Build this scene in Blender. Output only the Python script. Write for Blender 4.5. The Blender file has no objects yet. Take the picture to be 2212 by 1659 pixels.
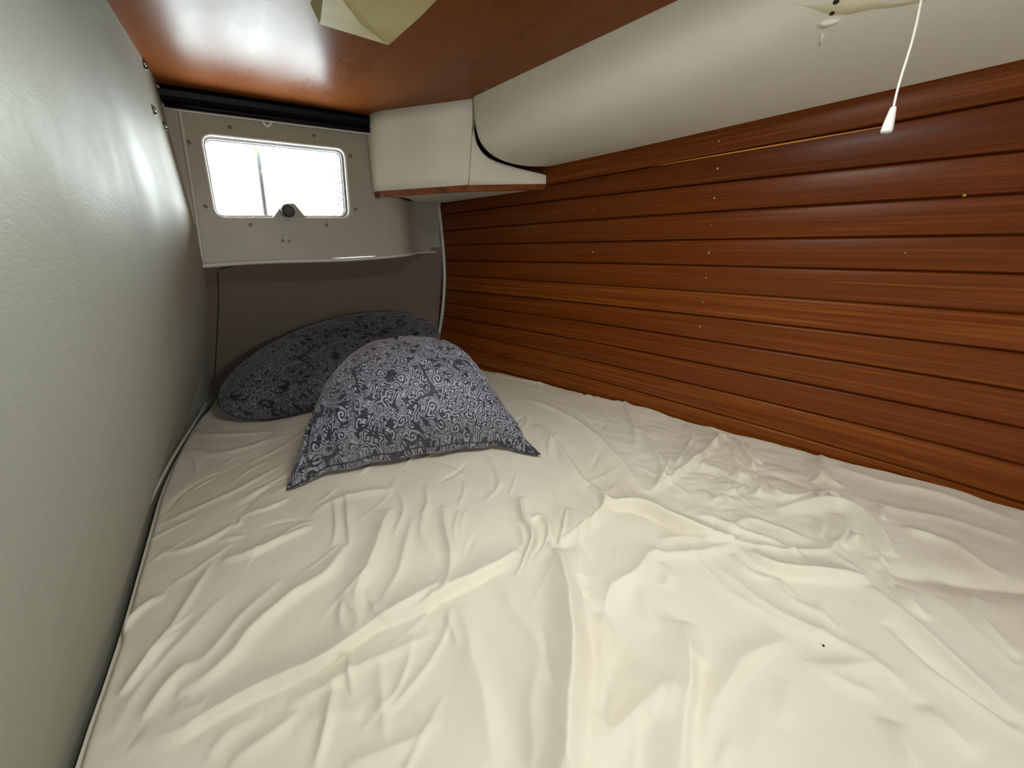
import bpy, bmesh, math, random
import numpy as np
from mathutils import Matrix, Vector, noise as mnoise

C = bpy.context.scene.collection
S = bpy.context.scene
random.seed(4)

# ------------------------------------------------------------------ camera
# world: x to starboard along the aft wall, y towards the aft wall, z up, mattress top at z = 0
FPX, CX, CY, CAMH = 831.0, 1106.0, 829.5, 0.62
_v1 = np.array([-716, -290, 831.]); _v2 = np.array([1105, -350, 831.])
_Y = _v1 / np.linalg.norm(_v1); _X = _v2 - _Y * (_v2 @ _Y); _X /= np.linalg.norm(_X); _Z = np.cross(_X, _Y)
M3 = np.array([_X, _Y, _Z])
cam_d = bpy.data.cameras.new('camera'); cam = bpy.data.objects.new('camera', cam_d); C.objects.link(cam)
cam_d.sensor_width = 36; cam_d.lens = FPX / 2212 * 36; cam_d.clip_start = 0.01
cam.matrix_world = Matrix(((M3[0][0], -M3[0][1], -M3[0][2], 0), (M3[1][0], -M3[1][1], -M3[1][2], 0),
                           (M3[2][0], -M3[2][1], -M3[2][2], CAMH), (0, 0, 0, 1)))
S.camera = cam

# ------------------------------------------------------------------ world, light, exposure
S.view_settings.view_transform = 'Standard'; S.view_settings.look = 'None'
S.view_settings.gamma = 1; S.view_settings.exposure = 0.46
try: S.view_settings.use_curve_mapping = False
except Exception: pass
w = bpy.data.worlds.new('overcast_sky'); S.world = w; w.use_nodes = True
bgn = w.node_tree.nodes['Background']
bgn.inputs[0].default_value = (0.93, 1.0, 0.98, 1); bgn.inputs[1].default_value = 28.0

def area(name, loc, rot, sx, sy, power, col, portal=False):
    l = bpy.data.lights.new(name, 'AREA'); l.shape = 'RECTANGLE'; l.size = sx; l.size_y = sy
    l.energy = power; l.color = col
    if portal: l.cycles.is_portal = True
    o = bpy.data.objects.new(name, l); C.objects.link(o); o.location = loc; o.rotation_euler = rot
    return o
area('window_daylight_portal', (0.33, 1.70, 0.83), (-math.pi/2, 0, 0), 0.46, 0.27, 1, (1, 1, 1), True)
area('top_fill_portal', (0.40, 0.25, 1.07), (0, 0, 0), 0.30, 0.30, 1, (1, 1, 1), True)  # unseen ceiling opening, added for fill light from above
area('rear_fill_portal', (0.26, -1.31, 0.47), (math.pi/2, 0, 0), 0.34, 0.28, 1, (1, 1, 1), True)  # opening in the unseen bulkhead, added and sized for fill light
S.cycles.max_bounces = 12; S.cycles.diffuse_bounces = 8; S.cycles.transparent_max_bounces = 8

# ------------------------------------------------------------------ helpers
def ray(px, py): return M3 @ np.array([px - CX, py - CY, FPX])
O = np.array([0, 0, CAMH])
def atz(px, py, z): d = ray(px, py); return O + d * (z - CAMH) / d[2]
def aty(px, py, y): d = ray(px, py); return O + d * y / d[1]
def onsurf(px, py, xf, lo=0.05, hi=4.0):
    """first point along the sight line where x reaches the surface x = xf(y, z)"""
    d = ray(px, py); t = np.linspace(lo, hi, 4000)
    d = d / np.linalg.norm(d)
    P = O + t[:, None] * d
    g = P[:, 0] - xf(P[:, 1], P[:, 2])
    s = np.sign(g); k = np.where(s[1:] != s[:-1])[0]
    if not len(k): return P[-1]
    k = k[0]; a = g[k] / (g[k] - g[k+1])
    return P[k] + (P[k+1] - P[k]) * a

def link(name, me, mat=None, parent=None, smooth=True):
    o = bpy.data.objects.new(name, me); C.objects.link(o)
    if mat: me.materials.append(mat)
    if parent: o.parent = parent
    if smooth: me.polygons.foreach_set('use_smooth', [True] * len(me.polygons))
    return o
def mesh(name, vs, fs, mat=None, parent=None, smooth=True):
    me = bpy.data.meshes.new(name); me.from_pydata([tuple(map(float, v)) for v in vs], [], [tuple(map(int, f)) for f in fs]); me.update()
    return link(name, me, mat, parent, smooth)
def from_bm(name, bm, mat=None, parent=None, smooth=True):
    bmesh.ops.recalc_face_normals(bm, faces=bm.faces)
    me = bpy.data.meshes.new(name); bm.to_mesh(me); bm.free()
    return link(name, me, mat, parent, smooth)
def thing(name, label, cat, loc=(0, 0, 0), group=None):
    o = bpy.data.objects.new(name, None); C.objects.link(o); o.location = loc; o.empty_display_size = 0.05
    return tag(o, label, cat, group)
def tag(o, label=None, cat=None, group=None, kind=None):
    if label: o['label'] = label
    if cat: o['category'] = cat
    if group: o['group'] = group
    if kind: o['kind'] = kind
    return o
def struct(o, label=None): return tag(o, label, 'structure' if False else None, None, 'structure')
def grid_faces(nu, nv, off=0):
    return [(off+i*nv+j, off+(i+1)*nv+j, off+(i+1)*nv+j+1, off+i*nv+j+1) for i in range(nu-1) for j in range(nv-1)]
def smooth_path(pts, n=40):
    pts = np.array(pts, float); L = np.r_[0, np.cumsum(np.linalg.norm(np.diff(pts, axis=0), axis=1))]
    P = np.vstack([2*pts[0]-pts[1], pts, 2*pts[-1]-pts[-2]]); out = []
    for t in np.linspace(0, L[-1], n):
        k = min(max(int(np.searchsorted(L, t, 'right')) - 1, 0), len(pts)-2)
        u = (t - L[k]) / max(L[k+1]-L[k], 1e-9); a, b, c, d = P[k], P[k+1], P[k+2], P[k+3]
        out.append(0.5*((2*b)+(-a+c)*u+(2*a-5*b+4*c-d)*u*u+(-a+3*b-3*c+d)*u**3))
    return np.array(out)
def tube(name, pts, r, mat, parent=None, seg=10, flat=1.0, closed=False):
    pts = [Vector(map(float, p)) for p in pts]; n = len(pts); vs = []; fs = []
    up = Vector((0.13, 0.21, 0.97))
    for i, p in enumerate(pts):
        a = pts[(i-1) % n] if (i or closed) else pts[0]; b = pts[(i+1) % n] if (i < n-1 or closed) else pts[-1]
        t = (b-a).normalized(); s = t.cross(up)
        if s.length < 1e-3: s = t.cross(Vector((1, 0, 0)))
        s.normalize(); q = s.cross(t).normalized(); rr = r[i] if hasattr(r, '__len__') else r
        for k in range(seg):
            an = 2*math.pi*k/seg; vs.append(p + s*math.cos(an)*rr + q*math.sin(an)*rr*flat)
    m = n if closed else n-1
    for i in range(m):
        for k in range(seg):
            fs.append((i*seg+k, i*seg+(k+1) % seg, ((i+1) % n)*seg+(k+1) % seg, ((i+1) % n)*seg+k))
    if not closed: fs += [tuple(range(seg))[::-1], tuple((n-1)*seg+k for k in range(seg))]
    return mesh(name, vs, fs, mat, parent)
def box_bm(bm, x0, x1, y0, y1, z0, z1):
    v = [bm.verts.new((x, y, z)) for x in (x0, x1) for y in (y0, y1) for z in (z0, z1)]
    for f in ((0,1,3,2),(4,6,7,5),(0,4,5,1),(2,3,7,6),(0,2,6,4),(1,5,7,3)): bm.faces.new([v[k] for k in f])
def box(name, x0, x1, y0, y1, z0, z1, mat, parent=None, bev=0.0):
    bm = bmesh.new(); box_bm(bm, x0, x1, y0, y1, z0, z1)
    if bev: bmesh.ops.bevel(bm, geom=bm.edges[:], offset=bev, segments=2, affect='EDGES', profile=0.5)
    return from_bm(name, bm, mat, parent, False)
def lathe_bm(bm, prof, seg, mtx):
    rings = []
    for r, z in prof:
        rings.append([bm.verts.new(mtx @ Vector((r*math.cos(2*math.pi*k/seg), r*math.sin(2*math.pi*k/seg), z))) for k in range(seg)])
    for a, b in zip(rings[:-1], rings[1:]):
        for k in range(seg): bm.faces.new((a[k], a[(k+1) % seg], b[(k+1) % seg], b[k]))
    bm.faces.new(rings[0][::-1]); bm.faces.new(rings[-1])
def frame_at(p, n):
    n = Vector(map(float, n)).normalized(); q = n.to_track_quat('Z', 'Y')
    return Matrix.Translation(Vector(map(float, p))) @ q.to_matrix().to_4x4()

# ------------------------------------------------------------------ materials
def srgb(r, g, b):
    f = lambda c: c/12.92 if c <= 0.04045 else ((c+0.055)/1.055)**2.4
    return (f(r/255), f(g/255), f(b/255), 1)
def new_mat(name, col=(0.5, 0.5, 0.5, 1), rough=0.5, metal=0, spec=0.5, coat=0, coat_r=0.1):
    m = bpy.data.materials.new(name); m.use_nodes = True; b = m.node_tree.nodes['Principled BSDF']
    b.inputs['Base Color'].default_value = col; b.inputs['Roughness'].default_value = rough
    b.inputs['Metallic'].default_value = metal; b.inputs['Specular IOR Level'].default_value = spec
    b.inputs['Coat Weight'].default_value = coat; b.inputs['Coat Roughness'].default_value = coat_r
    return m, m.node_tree, b
class N:
    """tiny wrapper for wiring nodes"""
    def __init__(s, nt): s.nt = nt
    def n(s, t, **k):
        x = s.nt.nodes.new(t)
        for a, v in k.items():
            if a == 'ins':
                for i, val in v.items():
                    if isinstance(val, bpy.types.NodeSocket): s.nt.links.new(val, x.inputs[i])
                    else: x.inputs[i].default_value = val
            else: setattr(x, a, v)
        return x
    def math(s, op, a, b=None, c=None, clamp=False):
        ins = {0: a}
        if b is not None: ins[1] = b
        if c is not None: ins[2] = c
        return s.n('ShaderNodeMath', operation=op, use_clamp=clamp, ins=ins).outputs[0]
    def ramp(s, fac, stops):
        r = s.n('ShaderNodeValToRGB', ins={0: fac}); e = r.color_ramp.elements
        e[0].position, e[0].color = stops[0]; e[1].position, e[1].color = stops[-1]
        for p, c in stops[1:-1]: x = e.new(p); x.color = c
        return r.outputs[0]
    def mix(s, fac, a, b, mode='MIX'):
        m = s.n('ShaderNodeMix', data_type='RGBA', blend_type=mode)
        for i, v in ((0, fac), (6, a), (7, b)):
            if isinstance(v, bpy.types.NodeSocket): s.nt.links.new(v, m.inputs[i])
            else: m.inputs[i].default_value = v
        return m.outputs[2]
    def bump(s, h, strength, dist, normal=None):
        ins = {'Strength': strength, 'Distance': dist, 'Height': h}
        if normal is not None: ins['Normal'] = normal
        return s.n('ShaderNodeBump', ins=ins).outputs[0]

def vinyl_mat(name, col, rough=0.42, grain=0.35, sp=0.3):
    m, nt, b = new_mat(name, col, rough, spec=sp); g = N(nt)
    tc = g.n('ShaderNodeTexCoord').outputs['Object']
    mp = g.n('ShaderNodeMapping', ins={0: tc, 3: (1.0, 0.55, 1.6)}).outputs[0]
    v = g.n('ShaderNodeTexNoise', ins={'Vector': mp, 'Scale': 150.0, 'Detail': 4.0, 'Roughness': 0.6}).outputs[0]
    l = g.n('ShaderNodeTexNoise', ins={'Vector': tc, 'Scale': 5.0, 'Detail': 5.0, 'Roughness': 0.55}).outputs[0]
    c = g.mix(g.math('MULTIPLY', l, 0.5), col, tuple(x*0.80 for x in col[:3]) + (1,))
    nt.links.new(c, b.inputs['Base Color'])
    nt.links.new(g.n('ShaderNodeMapRange', ins={0: l, 1: 0.3, 2: 0.7, 3: rough-0.07, 4: rough+0.09}).outputs[0], b.inputs['Roughness'])
    n1 = g.bump(v, grain, 0.0012); nt.links.new(g.bump(l, 0.25, 0.01, n1), b.inputs['Normal'])
    return m
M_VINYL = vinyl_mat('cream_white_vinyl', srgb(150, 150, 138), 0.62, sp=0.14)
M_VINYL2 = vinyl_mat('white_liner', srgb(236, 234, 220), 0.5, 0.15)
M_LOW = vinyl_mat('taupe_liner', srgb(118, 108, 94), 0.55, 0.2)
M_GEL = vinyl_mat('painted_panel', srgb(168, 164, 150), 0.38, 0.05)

def wood_mat(name, axis, dark, mid, light, rough, coat, scale=1.0, attr=False, bump=0.05, dist=0.5, sp=0.32):
    m, nt, b = new_mat(name, mid, rough, spec=sp, coat=coat, coat_r=0.16); g = N(nt)
    if attr:
        uv = g.n('ShaderNodeUVMap', uv_map='plank').outputs[0]
        sx = g.n('ShaderNodeSeparateXYZ', ins={0: uv})
        fl = g.math('FLOOR', sx.outputs[1]); fr = g.math('FRACT', sx.outputs[1])
        vec = g.n('ShaderNodeCombineXYZ', ins={0: g.math('ADD', g.math('MULTIPLY', sx.outputs[0], 1.0), g.math('MULTIPLY', fl, 3.7)), 1: g.math('MULTIPLY', fr, 1.2), 2: g.math('MULTIPLY', fl, 5.3)}).outputs[0]
        st = (0.8, 4.5, 1.0)
        wn = g.n('ShaderNodeTexWhiteNoise', noise_dimensions='1D', ins={'W': fl}).outputs[0]
    else:
        vec = g.n('ShaderNodeTexCoord').outputs['Object']; st = tuple(1.2 if i == axis else 11.0 for i in range(3)); wn = None
    mp = g.n('ShaderNodeMapping', ins={0: vec, 3: st}).outputs[0]
    a = g.n('ShaderNodeTexNoise', ins={'Vector': mp, 'Scale': 1.7*scale, 'Detail': 8.0, 'Roughness': 0.62, 'Distortion': dist}).outputs[0]
    mp2 = g.n('ShaderNodeMapping', ins={0: vec, 3: tuple(2.0 if x < 2 else 90.0 for x in st)}).outputs[0]
    f = g.n('ShaderNodeTexNoise', ins={'Vector': mp2, 'Scale': 2.5*scale, 'Detail': 3.0}).outputs[0]
    k = g.math('ADD', g.math('MULTIPLY', a, 0.92), g.math('MULTIPLY', f, 0.08))
    if wn is not None: k = g.math('ADD', k, g.math('MULTIPLY', g.math('SUBTRACT', wn, 0.5), 0.16))
    if wn is not None: k = g.math('ADD', k, g.math('MULTIPLY', g.math('SUBTRACT', fl, 25.0), 0.010))
    c = g.ramp(k, [(0.30, dark), (0.52, mid), (0.72, light)])
    nt.links.new(c, b.inputs['Base Color'])
    nt.links.new(g.n('ShaderNodeMapRange', ins={0: a, 1: 0.3, 2: 0.7, 3: rough-0.05, 4: rough+0.07}).outputs[0], b.inputs['Roughness'])
    nt.links.new(g.bump(k, bump, 0.004), b.inputs['Normal'])
    return m
M_PLANK = wood_mat('varnished_mahogany_planks', 1, srgb(92, 41, 7), srgb(114, 55, 12), srgb(150, 84, 26), 0.36, 0.03, attr=True, sp=0.22, dist=1.2)
M_CEIL = wood_mat('varnished_ceiling_plywood', 1, srgb(114, 64, 30), srgb(120, 68, 33), srgb(126, 72, 36), 0.29, 0.0, dist=0.0, sp=0.05, scale=0.4, bump=0.0)
M_TRIM = wood_mat('mahogany_trim', 0, srgb(90, 42, 20), srgb(132, 70, 38), srgb(165, 95, 55), 0.3, 0.5)
M_GAPLIGHT = new_mat('gap_light_paint', srgb(222, 150, 66), 0.5)[0]  # orange colour standing for light in the plank gap
M_BLACK = new_mat('black_rubber_channel', srgb(8, 7, 8), 0.42, spec=0.12)[0]
M_STEEL = new_mat('stainless_screw', srgb(190, 186, 176), 0.28, 0.9)[0]
M_DULL = new_mat('dull_screw', srgb(120, 112, 96), 0.45, 0.6)[0]
M_WHITE = new_mat('white_plastic', srgb(232, 230, 222), 0.35)[0]
M_CAULK = new_mat('white_caulk', srgb(236, 234, 226), 0.6)[0]
M_SEAM = new_mat('dark_seam_thread', srgb(40, 34, 28), 0.8)[0]
M_PIPE = vinyl_mat('white_piping', srgb(200, 198, 188), 0.45, 0.1)
M_FRAME = new_mat('clear_port_frame', srgb(214, 220, 222), 0.16, spec=0.7)[0]
M_GASKET = new_mat('grey_gasket', srgb(105, 110, 114), 0.5)[0]
M_KNOB = new_mat('dark_rubber_knob', srgb(54, 54, 48), 0.55)[0]
M_BRACKET = new_mat('olive_grey_bracket', srgb(150, 150, 130), 0.45)[0]
M_BASE = new_mat('lamp_base_dark', srgb(62, 54, 54), 0.4)[0]
def lens_mat():
    m, nt, b = new_mat('cream_lamp_lens', srgb(200, 190, 138), 0.55, spec=0.3); g = N(nt)
    b.inputs['Subsurface Weight'].default_value = 0.25; b.inputs['Subsurface Radius'].default_value = (0.02, 0.016, 0.008)
    b.inputs['Subsurface Scale'].default_value = 0.5
    tc = g.n('ShaderNodeTexCoord').outputs['Object']
    v = g.n('ShaderNodeTexNoise', ins={'Vector': tc, 'Scale': 14.0, 'Detail': 3.0}).outputs[0]
    nt.links.new(g.ramp(v, [(0.3, srgb(204, 196, 146)), (0.7, srgb(188, 176, 124))]), b.inputs['Base Color'])
    return m
M_LENS = lens_mat()
def glass_mat():
    m = bpy.data.materials.new('clear_pane'); m.use_nodes = True; nt = m.node_tree; nt.nodes.clear(); g = N(nt)
    t = g.n('ShaderNodeBsdfTransparent'); t.inputs[0].default_value = (0.97, 0.99, 1, 1)
    s = g.n('ShaderNodeBsdfGlossy'); s.inputs['Roughness'].default_value = 0.03
    x = g.n('ShaderNodeMixShader', ins={0: 0.05}); nt.links.new(t.outputs[0], x.inputs[1]); nt.links.new(s.outputs[0], x.inputs[2])
    o = g.n('ShaderNodeOutputMaterial'); nt.links.new(x.outputs[0], o.inputs[0]); return m
M_GLASS = glass_mat()
def sheet_mat():
    m, nt, b = new_mat('cream_cotton_sheet', srgb(228, 220, 205), 0.75, spec=0.25); g = N(nt)
    b.inputs['Sheen Weight'].default_value = 0.15
    tc = g.n('ShaderNodeTexCoord').outputs['Object']
    l = g.n('ShaderNodeTexNoise', ins={'Vector': tc, 'Scale': 3.0, 'Detail': 4.0}).outputs[0]
    nt.links.new(g.ramp(l, [(0.3, srgb(230, 222, 205)), (0.7, srgb(222, 211, 192))]), b.inputs['Base Color'])
    s = g.n('ShaderNodeTexNoise', ins={'Vector': tc, 'Scale': 26.0, 'Detail': 5.0, 'Roughness': 0.6, 'Distortion': 1.2}).outputs[0]
    r = g.math('ABSOLUTE', g.math('SUBTRACT', s, 0.5))
    n1 = g.bump(r, 0.10, 0.012)
    wv = g.n('ShaderNodeTexNoise', ins={'Vector': tc, 'Scale': 700.0, 'Detail': 2.0}).outputs[0]
    nt.links.new(g.bump(wv, 0.12, 0.001, n1), b.inputs['Normal']); return m
M_SHEET = sheet_mat()

def paisley_mat(name, dim=1.0):
    """navy ground, silver-grey scrolls: mirrored cells of spirals and four-lobed rosettes over fine contour lines"""
    m, nt, b = new_mat(name, (0.1, 0.1, 0.14, 1), 0.55, spec=0.35); g = N(nt)
    b.inputs['Sheen Weight'].default_value = 0.25
    uv0 = g.n('ShaderNodeUVMap', uv_map='cloth').outputs[0]
    uv = g.n('ShaderNodeMapping', ins={0: uv0, 1: (.03, .07, 0), 2: (0, 0, .42)}).outputs[0]
    sp = g.n('ShaderNodeSeparateXYZ', ins={0: uv})
    # mirror repeat: motifs come in symmetric pairs
    px = g.math('PINGPONG', g.math('ADD', sp.outputs[0], 0.0), 0.27); py = g.math('PINGPONG', sp.outputs[1], 0.33)
    v = g.n('ShaderNodeCombineXYZ', ins={0: px, 1: py}).outputs[0]
    wn = g.n('ShaderNodeTexNoise', ins={'Vector': v, 'Scale': 16.0, 'Detail': 2.0})
    wv = g.n('ShaderNodeVectorMath', operation='MULTIPLY_ADD', ins={0: wn.outputs['Color'], 1: (0.03, 0.03, 0), 2: v}).outputs[0]
    def motif(scale, lobes, turns, ringk, seed):
        mp = g.n('ShaderNodeMapping', ins={0: wv, 1: (seed, seed*1.7, 0)}).outputs[0]
        vo = g.n('ShaderNodeTexVoronoi', voronoi_dimensions='2D', ins={'Vector': mp, 'Scale': scale, 'Randomness': 0.75})
        d = g.n('ShaderNodeVectorMath', operation='SUBTRACT', ins={0: mp, 1: vo.outputs['Position']}).outputs[0]
        s = g.n('ShaderNodeSeparateXYZ', ins={0: d}); an = g.math('ARCTAN2', s.outputs[1], s.outputs[0])
        r = vo.outputs['Distance']
        lob = g.math('MULTIPLY', g.math('COSINE', g.math('MULTIPLY', an, lobes)), 0.32 if lobes > 2 else 0.1)
        rr = g.math('ADD', r, g.math('MULTIPLY', lob, r))
        ph = g.math('ADD', g.math('MULTIPLY', rr, ringk), g.math('MULTIPLY', an, turns))
        return g.math('SINE', ph), r
    w1, r1 = motif(17.0, 4.0, 0.0, 40.0, 0.0)
    w2, r2 = motif(30.0, 1.0, 1.0, 24.0, 3.1)
    sel = g.n('ShaderNodeTexNoise', ins={'Vector': v, 'Scale': 11.0, 'Detail': 0.0}).outputs[0]
    pick = g.math('GREATER_THAN', sel, 0.5)
    wav = g.n('ShaderNodeMix', data_type='FLOAT', ins={0: pick, 2: w1, 3: w2}).outputs[0]
    # fine contour lines
    nz = g.n('ShaderNodeTexNoise', ins={'Vector': wv, 'Scale': 34.0, 'Detail': 2.0, 'Distortion': 1.5}).outputs[0]
    con = g.math('SINE', g.math('MULTIPLY', nz, 75.0))
    fine = g.math('GREATER_THAN', con, -0.1)
    line = g.math('GREATER_THAN', wav, 0.0)
    inside = g.math('LESS_THAN', g.n('ShaderNodeMix', data_type='FLOAT', ins={0: pick, 2: r1, 3: r2}).outputs[0], 0.43)
    pat = g.n('ShaderNodeMix', data_type='FLOAT', ins={0: inside, 2: fine, 3: line}).outputs[0]
    # solid navy leaf patches
    leaf = g.n('ShaderNodeTexNoise', ins={'Vector': wv, 'Scale': 19.0, 'Detail': 0.5, 'Distortion': 2.0}).outputs[0]
    solid = g.math('GREATER_THAN', leaf, 0.60)
    pat2 = g.math('MULTIPLY', pat, g.math('SUBTRACT', 1.0, g.math('MULTIPLY', solid, 0.92)))
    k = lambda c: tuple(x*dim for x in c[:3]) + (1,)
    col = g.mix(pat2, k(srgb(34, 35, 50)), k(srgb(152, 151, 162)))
    nt.links.new(col, b.inputs['Base Color'])
    cr = g.n('ShaderNodeTexNoise', ins={'Vector': uv, 'Scale': 22.0, 'Detail': 4.0, 'Distortion': 0.8}).outputs[0]
    n1 = g.bump(cr, 0.35, 0.012); nt.links.new(n1, b.inputs['Normal']); return m
M_PAIS = paisley_mat('navy_paisley_cotton')
M_PAIS_SHADE = paisley_mat('navy_paisley_cotton_shaded', 0.62)  # same cloth with shade put into its colour, for the rear pillow

# ------------------------------------------------------------------ hull side (right wall) of varnished planks
HB = np.array([(-1.6, 1.37), (-1.0, 1.385), (-.6, 1.385), (-.17, 1.372), (.08, 1.345), (.49, 1.28), (.9, 1.215), (1.2, 1.15), (1.58, 1.06), (1.95, .985), (2.4, .88)])
HT = np.array([(-1.6, 1.37), (-1.0, 1.375), (-.6, 1.375), (-.17, 1.36), (.08, 1.34), (.49, 1.29), (.9, 1.24), (1.2, 1.19), (1.58, 1.13), (1.95, 1.07), (2.4, .98)])
def hull_x(y, z):
    b = np.interp(y, HB[:, 0], HB[:, 1]); t = np.interp(y, HT[:, 0], HT[:, 1])
    for k in (-.12, .12):   # light smoothing of the kinks
        b = b + np.interp(np.asarray(y)+k, HB[:, 0], HB[:, 1]); t = t + np.interp(np.asarray(y)+k, HT[:, 0], HT[:, 1])
    b, t = b/3, t/3
    return b + (t-b)*np.clip(np.asarray(z)/0.87, -0.4, 1.4)
GR = [[(1500, 344), (2212, 211), (1190, 398)], [(1500, 403), (2212, 323), (1150, 436), (961, 464)], [(1500, 458.5), (2212, 417), (1150, 484.7), (961, 499)],
      [(1500, 518), (2212, 507), (975, 530)], [(1500, 573.5), (2212, 592), (961, 563)], [(1500, 629), (2212, 679), (961, 595)],
      [(1500, 681), (2212, 763), (961, 626)], [(1500, 731.6), (2212, 846), (961, 654)], [(1500, 782.6), (2212, 927), (961, 683)],
      [(1500, 832), (2212, 1007), (961, 712)], [(1500, 881), (2212, 1090), (961, 741)]]
TOPL = [(1190, 358), (1600, 268), (2212, 130)]
def fit(pts):
    P = np.array([onsurf(a, b, hull_x) for a, b in pts]); return np.polyfit(P[:, 1], P[:, 2], 1 if len(P) < 3 else 2)
GF = [fit(g) for g in GR]
zt = fit(TOPL)
def gz(k, y):
    yy = np.clip(y, -0.5, 2.0)
    if k <= 0: return np.polyval(np.polyfit(*np.array([(a, np.polyval(GF[0], a)) for a in (-.1, .6, 1.2)]).T, 1), yy)
    if k <= 10: return np.polyval(GF[k], yy)
    return gz(10, y) - (k-10)*0.076
ys = np.linspace(-1.55, 2.3, 170)
rows = []; uvr = []
prof = [(0.0, .018), (.022, .017), (.026, .0040), (.048, .0010), (.09, 0), (.5, -.0004), (.91, 0), (.952, .0010), (.974, .0040), (.978, .017), (1.0, .018)]
for k in range(-5, 18):   # plank k lies between groove k (top) and groove k+1 (bottom)
    top = (lambda y, k=k: gz(0, y) + (-k)*0.075 if k < 0 else gz(k, y)); bot = (lambda y, k=k: gz(0, y) + (-k-1)*0.075 if k+1 < 0 else gz(k+1, y))
    off = random.uniform(-.0008, .0012)
    for t, dpt in prof:
        rows.append((top(ys)*(1-t) + bot(ys)*t, dpt + (off if 0 < t < 1 else 0))); uvr.append((k+20) + 0.02 + t*0.96)
vs = []
for z, d in rows:
    x = hull_x(ys, z) + d
    vs += list(zip(x, ys, z))
nr, ny = len(rows), len(ys)
fs = grid_faces(nr, ny)
hull = mesh('wall_right', vs, fs, M_PLANK)
uvl = hull.data.uv_layers.new(name='plank')
li = np.zeros(len(hull.data.loops), int); hull.data.loops.foreach_get('vertex_index', li)
uvd = np.stack([ys[li % ny], np.array(uvr)[li // ny]], 1).astype(np.float32); uvl.data.foreach_set('uv', uvd.ravel())
struct(hull, 'hull side lined with horizontal varnished mahogany planks')
# light showing through the uppermost gap, painted as a bright orange strip
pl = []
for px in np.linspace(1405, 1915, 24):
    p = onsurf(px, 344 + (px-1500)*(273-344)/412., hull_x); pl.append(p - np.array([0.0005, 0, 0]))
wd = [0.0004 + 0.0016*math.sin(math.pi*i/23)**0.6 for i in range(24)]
tube('gap_light_strip', pl, wd, M_GAPLIGHT, hull, 8)
# plank screws (plugs)
def screw(p, n, r=0.0035, mat=M_STEEL, name='screw', parent=None, h=0.0012):
    bm = bmesh.new(); m = frame_at(p, n)
    lathe_bm(bm, [(r, -0.002), (r, h*0.3), (r*0.75, h), (r*0.3, h*1.15)], 12, m)
    o = from_bm(name, bm, mat, parent); return o
for i, (a, b, r) in enumerate([(1553, 305, .003), (1550, 364, .0035), (1543, 428, .0032), (1536, 487, .002), (1531, 546, .0036), (1525, 600, .0022), (1518, 653, .0025), (1512, 705, .003),
               (1280, 544, .003), (1281, 452, .0018), (1955, 546, .002), (1285, 579, .0015)]):
    p = onsurf(a, b, hull_x); screw(p - np.array([0.0, 0, 0]), (-1, -.2, 0), r, M_STEEL, 'plank_screw', hull)
p = onsurf(2083, 422, hull_x); screw(p, (-1, -.1, 0), .0035, new_mat('brass_pin', srgb(190, 140, 60), .35, .7)[0], 'brass_pin', hull)

# ------------------------------------------------------------------ padded vinyl side (left wall)
LB = np.array([(-1.6, -.33), (-.6, -.33), (.2, -.31), (.59, -.288), (.81, -.259), (1.38, -.215), (1.745, -.149), (1.95, -.10), (2.15, -.055), (2.4, 0.0)])
LT = np.array([(-1.6, -.16), (-.6, -.10), (.5, -.05), (1.16, .007), (1.6, .063), (2.4, .15)])
SIL = [((418, 880), None), ((415, 700), None), ((420, 600), None), ((405, 450), None), ((385, 350), None)]
def left_x(y, z):
    y = np.asarray(y, float); z = np.asarray(z, float)
    b = (np.interp(y, LB[:, 0], LB[:, 1]) + np.interp(y-.08, LB[:, 0], LB[:, 1]) + np.interp(y+.08, LB[:, 0], LB[:, 1]))/3
    t = np.interp(y, LT[:, 0], LT[:, 1]); k = np.clip(z/1.05, -.3, 1.1)
    kk = np.clip(k, 0, 1)
    q3 = np.clip((y-1.68)/.22, 0, 1); amp = (0.055 + 0.045*np.clip((y-0.4)/1.0, 0, 1))*(1-.7*q3*q3*(3-2*q3))
    x = b + (t-b)*k + amp*np.sin(np.pi*kk**0.85)**1.25*(1 - 0.15*kk)
    dip = np.exp(-((y-1.80)/.075)**2)*0.045*np.clip(z/0.12, 0, 1)
    back = 1/(1+np.exp(-(y-1.93)/.03))*0.015
    return x - dip + back
ly = np.r_[np.linspace(-1.55, 1.3, 60), np.linspace(1.32, 2.3, 90)]; lz = np.r_[-.52, -.3, np.linspace(-.10, 1.09, 70)]
YY, ZZ = np.meshgrid(ly, lz, indexing='ij'); XX = left_x(YY, ZZ)
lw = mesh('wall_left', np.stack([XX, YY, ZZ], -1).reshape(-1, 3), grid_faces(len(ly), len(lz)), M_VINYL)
struct(lw, 'bulging off-white vinyl padded side wall')
# snaps and studs near the aft end of the padding
for a, b in [(310, 138), (338, 186), (330, 237), (354, 272)]:
    p = onsurf(a, b, left_x); bm = bmesh.new(); m = frame_at(p, (1, -.55, 0))
    lathe_bm(bm, [(.0125, -.006), (.0125, .0005), (.0105, .003), (.0075, .0035), (.006, .001)], 16, m)
    o = from_bm('vinyl_snap', bm, M_KNOB, lw)
    bm = bmesh.new(); lathe_bm(bm, [(.005, -.001), (.005, .004), (.0035, .006), (.0012, .0065)], 12, m); from_bm('stud', bm, M_STEEL, o)
# lifted hem of the vinyl along the mattress
hem = [(447, 868), (425, 905), (398, 948), (372, 990), (345, 1040), (318, 1095), (295, 1150)]
hp = []
for a, b in hem:
    q = atz(a, b, 0.012); hp.append(q)
tube('vinyl_hem', smooth_path(hp, 40), 0.0045, M_PIPE, lw, 8)

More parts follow.
